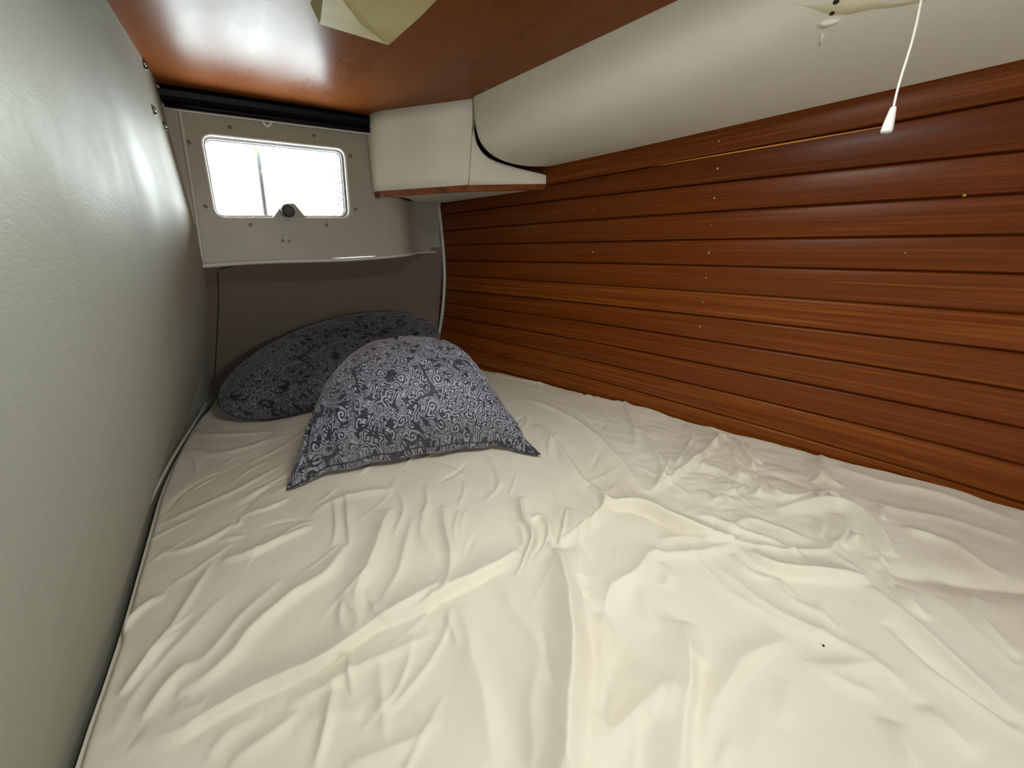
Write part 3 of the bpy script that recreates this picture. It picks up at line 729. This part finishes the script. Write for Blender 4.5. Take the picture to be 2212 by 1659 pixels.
# --- left half
fold(Aa((290,1545),(480,1510),(620,1430),(900,1290),(1160,1170),(1390,1010),(1640,860)), 17*mm_, .050, .012)
fold(Aa((290,1560),(480,1528),(620,1450),(900,1310),(1160,1190),(1390,1030),(1640,880)), -7*mm_, .012, .016)
fold(Aa((1390,1020),(1680,890),(1940,740),(2000,700)), 20*mm_, .055, .012)
fold(Aa((1390,1035),(1680,905),(1940,755)), -7*mm_, .012, .02)
fold(Aa((480,1330),(620,1260),(740,1160),(830,1050),(1000,900),(1150,800),(1230,680)), 14*mm_, .045, .018)
fold(Aa((430,1250),(600,1180),(780,990),(900,880),(960,820)), 7*mm_, .03)
fold(Aa((690,750),(830,720),(960,660),(1090,600)), 12*mm_, .035, .012)
fold(Aa((1285,1060),(1275,900),(1330,780),(1390,620),(1420,520)), 15*mm_, .045, .018)
fold(Aa((1180,480),(1190,600),(1170,690)), 6*mm_, .012); fold(Aa((1230,460),(1243,600),(1238,690)), 9*mm_, .02, .009)
fold(Aa((780,555),(900,525),(985,480)), 8*mm_, .012, .008)
fold(Aa((400,720),(560,690),(700,620),(730,590)), 7*mm_, .02, .012); fold(Aa((690,650),(760,650),(790,640)), 6*mm_, .01); fold(Aa((720,600),(770,590),(770,560)), 6*mm_, .008)
fold(Aa((370,590),(560,520),(760,440),(960,330)), 5*mm_, .02, .015)
fold(Aa((540,440),(620,400),(650,385)), 4*mm_, .012)
fold(Aa((175,1120),(280,990),(370,920),(430,900)), 10*mm_, .02, .010)
fold(Aa((220,1330),(380,1150),(490,1050)), 9*mm_, .025, .012)
fold(Aa((250,1310),(480,1010),(580,860),(650,750)), 6*mm_, .02, .012)
fold(Aa((330,1440),(440,1290),(560,1180)), 9*mm_, .03, .018)
fold(Aa((200,1500),(330,1280),(560,1040),(700,900)), 5*mm_, .03)
fold(Aa((1660,510),(1680,640),(1692,780),(1670,890)), 13*mm_, .012, .022); fold(Aa((1725,530),(1705,680),(1735,800)), 7*mm_, .014)
fold(Aa((1520,560),(1470,760),(1400,900),(1320,1000)), 7*mm_, .02)
fold(Aa((1600,500),(1560,620),(1640,760)), 5*mm_, .02)
fold(Aa((1310,880),(1350,960),(1400,1020)), 6*mm_, .014); fold(Aa((1220,900),(1200,1000),(1230,1060)), 5*mm_, .014)
fold(Aa((1995,470),(2010,560),(2045,640),(2015,740),(1980,820)), 22*mm_, .014, .018)
fold(Aa((2040,560),(2085,552),(2118,600),(2100,680),(2050,745)), 16*mm_, .014)
fold(Aa((1940,560),(1990,600),(2005,680)), 7*mm_, .015)
fold(Aa((1740,930),(1780,1150),(1830,1350),(1880,1640)), 9*mm_, .03, .045)
fold(Aa((1700,940),(1680,1000),(1720,1120)), 5*mm_, .012)
fold(Aa((1900,800),(1960,950),(2060,1080),(2090,1180)), 8*mm_, .02, .03)
fold(Aa((2080,1180),(2040,1350),(2060,1640)), 8*mm_, .03)
fold(Aa((1165,1270),(1155,1450),(1100,1655)), 8*mm_, .010, .016)
fold(Aa((1380,1170),(1385,1350),(1415,1540)), 6*mm_, .012, .02)
fold(Aa((1240,1150),(1245,1260),(1270,1330)), 6*mm_, .01)
fold(Aa((1030,1390),(900,1500),(700,1640)), 7*mm_, .02)
fold(Aa((960,1380),(1100,1310),(1230,1240),(1400,1160),(1600,1060)), 8*mm_, .025, .012)
fold(Aa((1640,1440),(1450,1560),(1230,1640)), 7*mm_, .02, .014)
fold(Aa((1000,1470),(1150,1420),(1300,1400)), 4*mm_, .03)
fold(Aa((560,1330),(500,1400),(620,1380)), 5*mm_, .02)
fold(Aa((540,180),(700,200),(900,190)), 6*mm_, .03); fold(Aa((530,260),(700,280),(980,200)), 5*mm_, .03)
fold(Aa((1080,560),(1150,500),(1300,450),(1450,430)), 6*mm_, .03)
fold(Aa((1450,440),(1480,520),(1440,640)), 6*mm_, .015); fold(Aa((1580,420),(1590,500),(1560,560)), 6*mm_, .014)
fold(Aa((1850,300),(1900,400),(1850,480)), 6*mm_, .014)
fold(Aa((600,1620),(700,1500),(850,1420)), 5*mm_, .02)
# --- right half
fold(Bb((205,680),(232,800),(262,960),(272,1150),(255,1400),(250,1640)), 46*mm_, .042, .055, .4, 0, .9)
fold(Bb((300,800),(330,960),(360,1150),(340,1400),(320,1640)), -9*mm_, .05, .04, .4, 0, .8)
fold(Bb((330,850),(385,1000),(400,1200),(385,1400),(375,1600)), 10*mm_, .02, .05)
fold(Bb((245,500),(232,600),(212,665)), 16*mm_, .02, .008)
fold(Bb((340,420),(400,470),(380,530),(290,600),(218,662)), 18*mm_, .03, .012)
fold(Bb((120,150),(210,250),(300,370),(395,440)), 15*mm_, .02, .035)
fold(Bb((380,470),(440,430),(460,410)), 9*mm_, .012)
fold(Bb((400,460),(430,490),(560,500),(700,560),(850,620),(970,650)), 26*mm_, .05, .014, .4)
fold(Bb((420,500),(560,520),(700,580),(850,640)), -9*mm_, .01, .03)
fold(Bb((940,645),(1100,680),(1200,700),(1390,690)), 10*mm_, .015)
fold(Bb((1020,690),(1080,740),(1180,780),(1350,800),(1540,812)), 24*mm_, .05, .013, .4)
fold(Bb((960,700),(1000,760),(1080,800),(1130,800)), 9*mm_, .014)
fold(Bb((1140,800),(1200,860),(1225,880)), 8*mm_, .014); fold(Bb((1200,690),(1260,730),(1230,750)), 7*mm_, .012)
fold(Bb((1380,640),(1400,720),(1540,800)), 8*mm_, .02)
fold(Bb((80,40),(200,90),(300,150),(390,220),(480,320),(588,440)), 12*mm_, .03, .02)
fold(Bb((480,20),(525,120),(550,250)), 11*mm_, .03, .016); fold(Bb((400,20),(480,60),(520,120)), 6*mm_, .016)
fold(Bb((560,160),(620,260),(650,330),(640,430)), 14*mm_, .025, .014)
fold(Bb((760,150),(780,210),(740,290),(690,370)), 14*mm_, .022)
fold(Bb((690,290),(680,330),(650,400)), 12*mm_, .012)
fold(Bb((905,185),(860,255),(720,370),(600,442)), 18*mm_, .014, .035)
fold(Bb((885,220),(940,270),(960,300),(1000,400)), 18*mm_, .018); fold(Bb((960,205),(1000,260),(1050,340),(1060,345)), 24*mm_, .014)
fold(Bb((1010,230),(1060,300),(1090,320)), 18*mm_, .012); fold(Bb((880,240),(910,200),(950,210)), 15*mm_, .014)
fold(Bb((1000,370),(1070,420),(1060,460)), 18*mm_, .016); fold(Bb((1060,360),(1150,470),(1280,470),(1365,440)), 20*mm_, .02, .012)
fold(Bb((1340,280),(1350,330),(1365,380),(1430,415)), 15*mm_, .02); fold(Bb((1300,300),(1330,370),(1300,400)), 10*mm_, .014)
fold(Bb((1365,440),(1360,480)), 12*mm_, .01); fold(Bb((1370,430),(1420,460)), 9*mm_, .008)
fold(Bb((1150,520),(1250,498),(1400,490),(1500,530),(1580,610),(1640,710)), 22*mm_, .018, .03)
fold(Bb((1420,540),(1440,620),(1380,690)), 12*mm_, .018); fold(Bb((1500,640),(1550,690),(1620,750)), 12*mm_, .014)
fold(Bb((1340,560),(1340,640)), 9*mm_, .014); fold(Bb((1440,680),(1490,640),(1540,680)), 12*mm_, .012)
fold(Bb((1590,500),(1610,560)), 9*mm_, .014)
fold(Bb((860,490),(920,460),(960,480)), 7*mm_, .012); fold(Bb((760,370),(820,340),(850,300)), 6*mm_, .02)
fold(Bb((800,540),(900,560),(1000,610),(1100,640),(1200,680)), 8*mm_, .02, .012); fold(Bb((940,590),(1040,560),(1150,600),(1300,650)), 7*mm_, .02)
fold(Bb((640,640),(760,630),(900,650)), 8*mm_, .014, .03)
fold(Bb((980,660),(820,700),(660,700),(620,690)), 9*mm_, .02)
fold(Bb((650,680),(600,710),(560,780),(440,860),(400,970)), 16*mm_, .03, .03)
fold(Bb((340,560),(300,640),(310,780),(330,880)), 9*mm_, .02, .03)
fold(Bb((400,960),(435,1060),(460,1180)), 9*mm_, .02, .03)
fold(Bb((560,840),(600,950),(650,1040)), 7*mm_, .03); fold(Bb((650,740),(690,800),(660,850)), 6*mm_, .02)
fold(Bb((740,990),(770,1120),(775,1250),(755,1400),(740,1640)), 26*mm_, .035, .05, .5, 0, .9)
fold(Bb((810,1160),(820,1300),(790,1450),(790,1640)), -14*mm_, .035, .035, .4, 0, .9)
fold(Bb((1190,1070),(1030,1150),(960,1240),(870,1380),(835,1600)), 11*mm_, .016, .04)
fold(Bb((700,1240),(560,1360),(400,1540),(370,1660)), 15*mm_, .03, .05); fold(Bb((420,1450),(470,1350),(540,1250)), -7*mm_, .04)
fold(Bb((620,1250),(640,1300),(600,1400)), 5*mm_, .02)
fold(Bb((900,1640),(930,1560),(960,1500)), 5*mm_, .02)
fold(Bb((1540,840),(1700,975),(1900,1155),(2060,1295),(2212,1420)), 12*mm_, .03, .015)
fold(Bb((1620,990),(1750,1110),(1900,1225),(2050,1345),(2190,1440)), -9*mm_, .03, .02)
fold(Bb((1640,1020),(1780,1180),(1930,1290),(2080,1390),(2230,1500)), 7*mm_, .02, .02)
fold(Bb((1690,850),(1720,920),(1790,980)), 13*mm_, .03, .02); fold(Bb((1980,870),(1990,940),(2060,1030),(2200,1150)), 12*mm_, .03, .02)
fold(Bb((1860,900),(2000,1030),(2200,1200)), 6*mm_, .02)
fold(Bb((1560,760),(1700,790),(1950,830),(2260,860)), -12*mm_, .035, .05, .4, 0, .9)
fold(Bb((1560,720),(1620,790),(1640,840)), 9*mm_, .02)
fold(Bb((1700,600),(1900,660),(2050,760),(2150,800)), 7*mm_, .03); fold(Bb((1700,590),(1760,620),(1840,640)), 6*mm_, .02)
fold(Bb((1400,330),(1600,400),(1850,460),(2212,580)), 8*mm_, .05, .03)
fold(Bb((1480,460),(1680,520),(1900,560),(2200,650)), 5*mm_, .03)
fold(Bb((820,790),(1000,900),(1200,1010),(1400,1080)), 5*mm_, .03); fold(Bb((900,760),(1100,920),(1330,1040),(1560,1160),(1760,1320)), 7*mm_, .03, .02)
fold(Bb((1100,800),(1220,900),(1350,960),(1450,1050)), 5*mm_, .02)
fold(Bb((1270,1170),(1400,1190),(1560,1180),(1700,1260)), 6*mm_, .02, .03)
fold(Bb((1330,1200),(1480,1270),(1600,1310)), 6*mm_, .02)
fold(Bb((1640,1420),(1700,1520),(1760,1660)), 8*mm_, .03); fold(Bb((1780,1350),(1880,1440),(2020,1560)), 7*mm_, .03)
fold(Bb((1000,1260),(1080,1400),(1050,1600)), 4*mm_, .05); fold(Bb((1180,1230),(1200,1330),(1160,1420)), 4*mm_, .03)
fold(Bb((1350,860),(1340,1000),(1330,1080)), 3*mm_, .02)
fold(Bb((1300,20),(1500,100),(1700,120)), 5*mm_, .02)
# many short secondary creases following the pull of the cloth
rs = np.random.RandomState(12)
def dirs(pa_, pb_): d_ = np.array(pb_) - np.array(pa_); return d_/np.linalg.norm(d_)
dA = dirs(*Aa((480,1330),(1230,680))); dB = dirs(*Bb((1580,870),(2212,1420))); dC = dirs(*Bb((262,900),(255,1640)))
for i in range(150):
    x_, y_ = rs.uniform(-.2, 1.25), rs.uniform(.12, 1.5)
    if x_ < .28: d_ = dA*rs.uniform(.8, 1.2) + rs.normal(0, .18, 2)
    elif x_ < .5: d_ = dC + rs.normal(0, .3, 2)
    else: d_ = dB + rs.normal(0, .3, 2)
    if rs.rand() < .2: d_ = rs.normal(0, 1, 2)
    d_ /= np.linalg.norm(d_); L_2 = rs.uniform(.05, .22); n_ = np.array([-d_[1], d_[0]])*rs.normal(0, .08)*L_2
    p0 = np.array([x_, y_]); fold([p0-d_*L_2/2, p0+n_, p0+d_*L_2/2], rs.uniform(1.5, 4.5)*mm_*rs.choice([1, 1, -1]), rs.uniform(.006, .02), rs.uniform(.005, .012))
# gentle crowns of the cushions, crumples near the crease, fine noise
crum = np.exp(-(((GX-1.02)/.20)**2 + ((GY-.34)/.22)**2))
HZ += crum*(.020*np.abs(fbm(GX*13+GY*5, GY*13, 21, 3)) + .002*fbm(GX*50, GY*50, 31, 2))
c1 = Bb((560, 120))[0]; crum2 = np.exp(-(((GX-c1[0])/.25)**2 + ((GY-c1[1])/.25)**2)); HZ += crum2*.006*np.abs(fbm(GX*16, GY*9+GX*8, 27, 3))
HZ += .010*fbm(GX*2.2+4, GY*2.2, 41, 2) + .003*fbm(GX*9-GY*3, GY*6+GX*3, 45, 3) + .0008*fbm(GX*38, GY*38, 52, 2)
dl = (GX - XL); dr = (XR - GX)
HZ -= .030*np.exp(-(dl/.008)**2) + .008*np.exp(-(dl/.09)**2)
HZ += -.020*np.exp(-(dr/.010)**2) + (.006 + .012*fbm(GY*7, GX*0, 61, 3))*np.exp(-(dr/.06)**2)
HZ = HZ - .004
HZ = np.clip(HZ, -.024, .08)
sheet = bpy.data.meshes.new('bed_sheet')
co = np.stack([GX, GY, HZ], -1).reshape(-1, 3).astype(np.float32)
ii = np.arange(NV-1)[:, None]*NU + np.arange(NU-1)[None, :]
fa = np.stack([ii, ii+1, ii+1+NU, ii+NU], -1).reshape(-1, 4).astype(np.int32)
sheet.vertices.add(len(co)); sheet.vertices.foreach_set('co', co.ravel())
sheet.loops.add(fa.size); sheet.loops.foreach_set('vertex_index', fa.ravel())
sheet.polygons.add(len(fa)); sheet.polygons.foreach_set('loop_start', np.arange(0, fa.size, 4, dtype=np.int32))
sheet.update(calc_edges=True); sheet.validate()
so = link('bed_sheet', sheet, M_SHEET); tag(so, 'rumpled cream cotton sheet covering the whole berth mattress', 'bed sheet')
# small dark speck on the sheet
GXs, GYs, HZs = GX[::5, ::5].ravel(), GY[::5, ::5].ravel(), HZ[::5, ::5].ravel()
def sheet_z(x, y): return HZs[np.argmin((GXs-x)**2 + (GYs-y)**2)]
q_ = Bb((1353, 1096))[0]
screw((q_[0], q_[1], sheet_z(*q_)+.001), (0, 0, 1), .0016, M_SEAM, 'speck', so, .0008)

# ------------------------------------------------------------------ pillows
def pillow(name, label, mat, W, D, T, Cn, U, Vv, corner=.0, bend=0.0, rnd=0.0, tap=0.0, flap=0.0, creases=(), sag=None, seed=1, nu=150, nv=110, sharp=.55, wr=.004):
    U = Vector(U).normalized(); Vv = Vector(Vv); Vv = (Vv - U*Vv.dot(U)).normalized(); Nn = U.cross(Vv).normalized()
    root = thing(name, label, 'pillow', tuple(Cn), 'paisley pillows at the bed head')
    u = np.linspace(-1, 1, nu); v = np.linspace(-1, 1, nv); UU, VV = np.meshgrid(u, v, indexing='ij')
    # gather density towards the rim
    UU = np.sign(UU)*np.abs(UU)**.85; VV = np.sign(VV)*np.abs(VV)**.85
    fx = np.clip((UU-.72)/.28, 0, 1)*np.clip((-VV-.45)/.55, 0, 1)*flap
    tu = np.clip(1-np.abs(UU)**2.6, 0, 1); tv = np.clip(1-np.abs(VV)**2.6, 0, 1)
    th = (tu*tv)**sharp
    # rim drawn in between the corners
    x = UU*W/2*(1 - corner*(1-VV**2)*np.abs(UU)**3); y = VV*D/2*(1 - corner*(1-UU**2)*np.abs(VV)**3)
    x, y = x*np.sqrt(1-rnd*VV**2/2)*(1-tap*(VV+1)/2), y*np.sqrt(1-rnd*UU**2/2)
    x = x + fx*.026; y = y - fx*.035 + flap*.032*np.clip((-VV-.72)/.28, 0, 1)**1.5*(1-np.clip((np.abs(UU)-.7)/.3, 0, 1)) + flap*.006*np.sin(UU*17+1)*np.clip(-VV-.5, 0, 1)
    out = []
    for s in (1, -1):
        wz = fbm(UU*2.2+seed*7, VV*2.2+s, seed, 3)*.10 + wr/T*2.2*np.abs(fbm(UU*5+seed, VV*4+s*3, seed+9, 3))
        rad = np.hypot(UU, VV); ang = np.arctan2(VV, UU)
        gath = .05*np.sin(ang*26+3*fbm(UU*3, VV*3, seed+4, 2))*np.clip(rad-.55, 0, 1)*1.4
        z = s*T*th*(1+wz+gath)
        if s > 0:
            for (u0, v0, u1, v1, wd_c, dep) in creases:
                du, dv = u1-u0, v1-v0; t_ = np.clip(((UU-u0)*du+(VV-v0)*dv)/(du*du+dv*dv), 0, 1)
                dd = np.hypot(UU-u0-t_*du, VV-v0-t_*dv); z = z + dep*np.exp(-(dd/wd_c)**2)*np.sin(np.pi*np.clip(t_, .03, .97))**.5
            z = z + fx*.02*np.sin(ang*30)
        out.append(z)
    zc = bend*(UU**2) if not sag else sag(UU, VV)
    vs = []
    for z in out:
        P_ = np.stack([x, y, z+zc], -1).reshape(-1, 3)
        vs.append(P_)
    allv = np.vstack(vs); Bm = np.array([U, Vv, Nn]); Wp = allv @ Bm
    base = nu*nv; f1 = grid_faces(nu, nv); f2 = [tuple(reversed([a+base for a in f])) for f in grid_faces(nu, nv)]
    me = bpy.data.meshes.new('pillowcase'); me.from_pydata([tuple(p) for p in Wp.tolist()], [], f1+f2); me.update()
    uvl = me.uv_layers.new(name='cloth'); li = np.zeros(len(me.loops), int); me.loops.foreach_get('vertex_index', li)
    uvx = np.stack([UU.ravel()*W/2 + .5, VV.ravel()*D/2 + .5], 1); uva = np.vstack([uvx, uvx+3.3]).astype(np.float32)
    uvl.data.foreach_set('uv', uva[li].ravel())
    bm = bmesh.new(); bm.from_mesh(me); bmesh.ops.remove_doubles(bm, verts=bm.verts, dist=.0004); bmesh.ops.recalc_face_normals(bm, faces=bm.faces); bm.to_mesh(me); bm.free()
    o = link('pillowcase', me, mat, root)
    o.location = (0, 0, 0)
    # corded edge seam
    rim = [(i, 0) for i in range(nu)] + [(nu-1, j) for j in range(1, nv)] + [(i, nv-1) for i in range(nu-2, -1, -1)] + [(0, j) for j in range(nv-2, 0, -1)]
    pts = [Wp[i*nv+j] for i, j in rim[::3]]
    tube('edge_seam', pts, .0022, mat, root, 6, closed=True)
    return root, (UU, VV, allv, Bm)
def seat(root, dz=0.0):
    """lower the pillow until it just rests on the sheet"""
    m = 1e9
    for o in root.children:
        for v in o.data.vertices:
            p = v.co + root.location
            if v.index % 7 == 0: m = min(m, p.z - max(sheet_z(p.x, p.y), -.02))
    root.location.z -= m - dz
sagf = lambda U_, V_: -.085*np.clip(-V_, 0, 1)**2 - .06*np.clip(V_, 0, 1)**2 - .03*np.abs(U_)**2.2 - .11*np.abs(U_)**2.4*np.clip((V_+1)/2, 0, 1)
pf, _ = pillow('pillow', 'front navy and silver paisley pillow leaning with its pointed corner towards the camera', M_PAIS, .68, .46, .105,
       (.435, 1.065, .15), (.60, -.27, .0), (.36, .86, .48), corner=.07, tap=.30, flap=1.0, sharp=.44, wr=.008,
       creases=[(-.08, 1.0, -.02, .05, .018, -0.0192), (-.05, .9, .03, .0, .05, 0.0080), (-.86, -1, -.88, .2, .02, -0.0192), (-.80, -.9, -.82, .3, .05, 0.0096), (.62, -.98, .75, -.3, .03, -0.0160), (.72, -.95, .60, -.1, .05, 0.0160), (.5, .6, .85, -.3, .05, 0.0128), (-.5, .5, -.7, -.2, .06, 0.0096), (.2, .3, .55, -.2, .03, -0.0080), (-.3, -.9, .5, -.93, .04, -0.0096), (.45, -.98, .5, -.75, .03, -0.0112), (-.45, -.98, -.42, -.7, .03, -0.0112)], sag=sagf, seed=2)
pb, _ = pillow('pillow', 'rear navy paisley pillow in shade lying against the lower aft wall', M_PAIS_SHADE, .94, .42, .085,
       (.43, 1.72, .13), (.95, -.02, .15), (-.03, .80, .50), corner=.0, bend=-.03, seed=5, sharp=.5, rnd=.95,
       creases=[(-.5, -.2, .3, .1, .05, -.008), (-.2, -.5, .1, .5, .06, .008), (.2, -.4, .5, .4, .05, -.008), (-.6, .1, -.2, .5, .05, .006)])
seat(pf, -.006); seat(pb, -.006)

# ------------------------------------------------------------------ outside the port: deck, post and chain
deck = box('outside_deck', -2.5, 3.5, 2.46, 9, .28, .34, new_mat('white_gelcoat', srgb(225, 228, 230), .5)[0])
tag(deck, 'white fibreglass deck seen through the port window', 'deck')
M_ST = new_mat('weathered_steel', srgb(30, 32, 34), .6)[0]
pa, pb_ = aty(553, 305, 2.5), aty(574, 470, 2.5)
dn_ = (pb_-pa)/(pa[2]-pb_[2])
rail = thing('deck_rail', 'thin grey rail post outside left of centre in the port window', 'rail', tuple(pb_ + dn_*(pb_[2]-.34)))
local(tube('post', [pb_ + dn_*(pb_[2]-.34), pb_, pa, pa - dn_*.3], .014, M_ST, None, 10), rail)
rt = pa - dn_*.3
local(tube('top_rail', [rt + np.array([-.6, 0, 0]), rt, rt + np.array([1.2, 0, 0])], .012, M_ST, None, 10), rail)
local(tube('post', [rt + np.array([1.2, 0, 0]), np.array([rt[0]+1.2, rt[1], .34])], .012, M_ST, None, 10), rail)
ch = bmesh.new(); ca, cb = aty(720, 318, 2.48), aty(738, 462, 2.48); ca = ca + (ca-cb)*(rt[2]-.03-ca[2])/(ca[2]-cb[2])
o_ = []
chain = thing('chain', 'pale chain hanging outside at the right edge of the port window', 'chain', tuple(cb))
M_CH = new_mat('galvanised_chain', srgb(110, 112, 112), .5, .2)[0]
bm = bmesh.new(); nlk = 34
for i in range(nlk):
    t = (i+.5)/nlk; c_ = Vector(ca*(1-t)+cb*t); dv = Vector(cb-ca)/nlk; ln = dv.length*.78; wd_ = .012
    ax = Vector((1, 0, 0)) if i % 2 else Vector((.5, .85, 0)); dn = dv.normalized()
    ringp = [c_ + dn*ln*math.cos(a_) + ax*wd_*math.sin(a_) for a_ in np.linspace(0, 2*math.pi, 14, endpoint=False)]
    for j in range(14):
        p0, p1 = ringp[j], ringp[(j+1) % 14]; tdir = (p1-p0).normalized(); s1 = tdir.cross(ax.cross(dn)).normalized(); s2 = tdir.cross(s1)
        r0 = [bm.verts.new(p0 + (s1*math.cos(k*math.pi/2.5)+s2*math.sin(k*math.pi/2.5))*.004) for k in range(5)]
        r1 = [bm.verts.new(p1 + (s1*math.cos(k*math.pi/2.5)+s2*math.sin(k*math.pi/2.5))*.004) for k in range(5)]
        for k in range(5): bm.faces.new((r0[k], r0[(k+1) % 5], r1[(k+1) % 5], r1[k]))
ch.free()
local(from_bm('chain_links', bm, M_CH, None), chain)
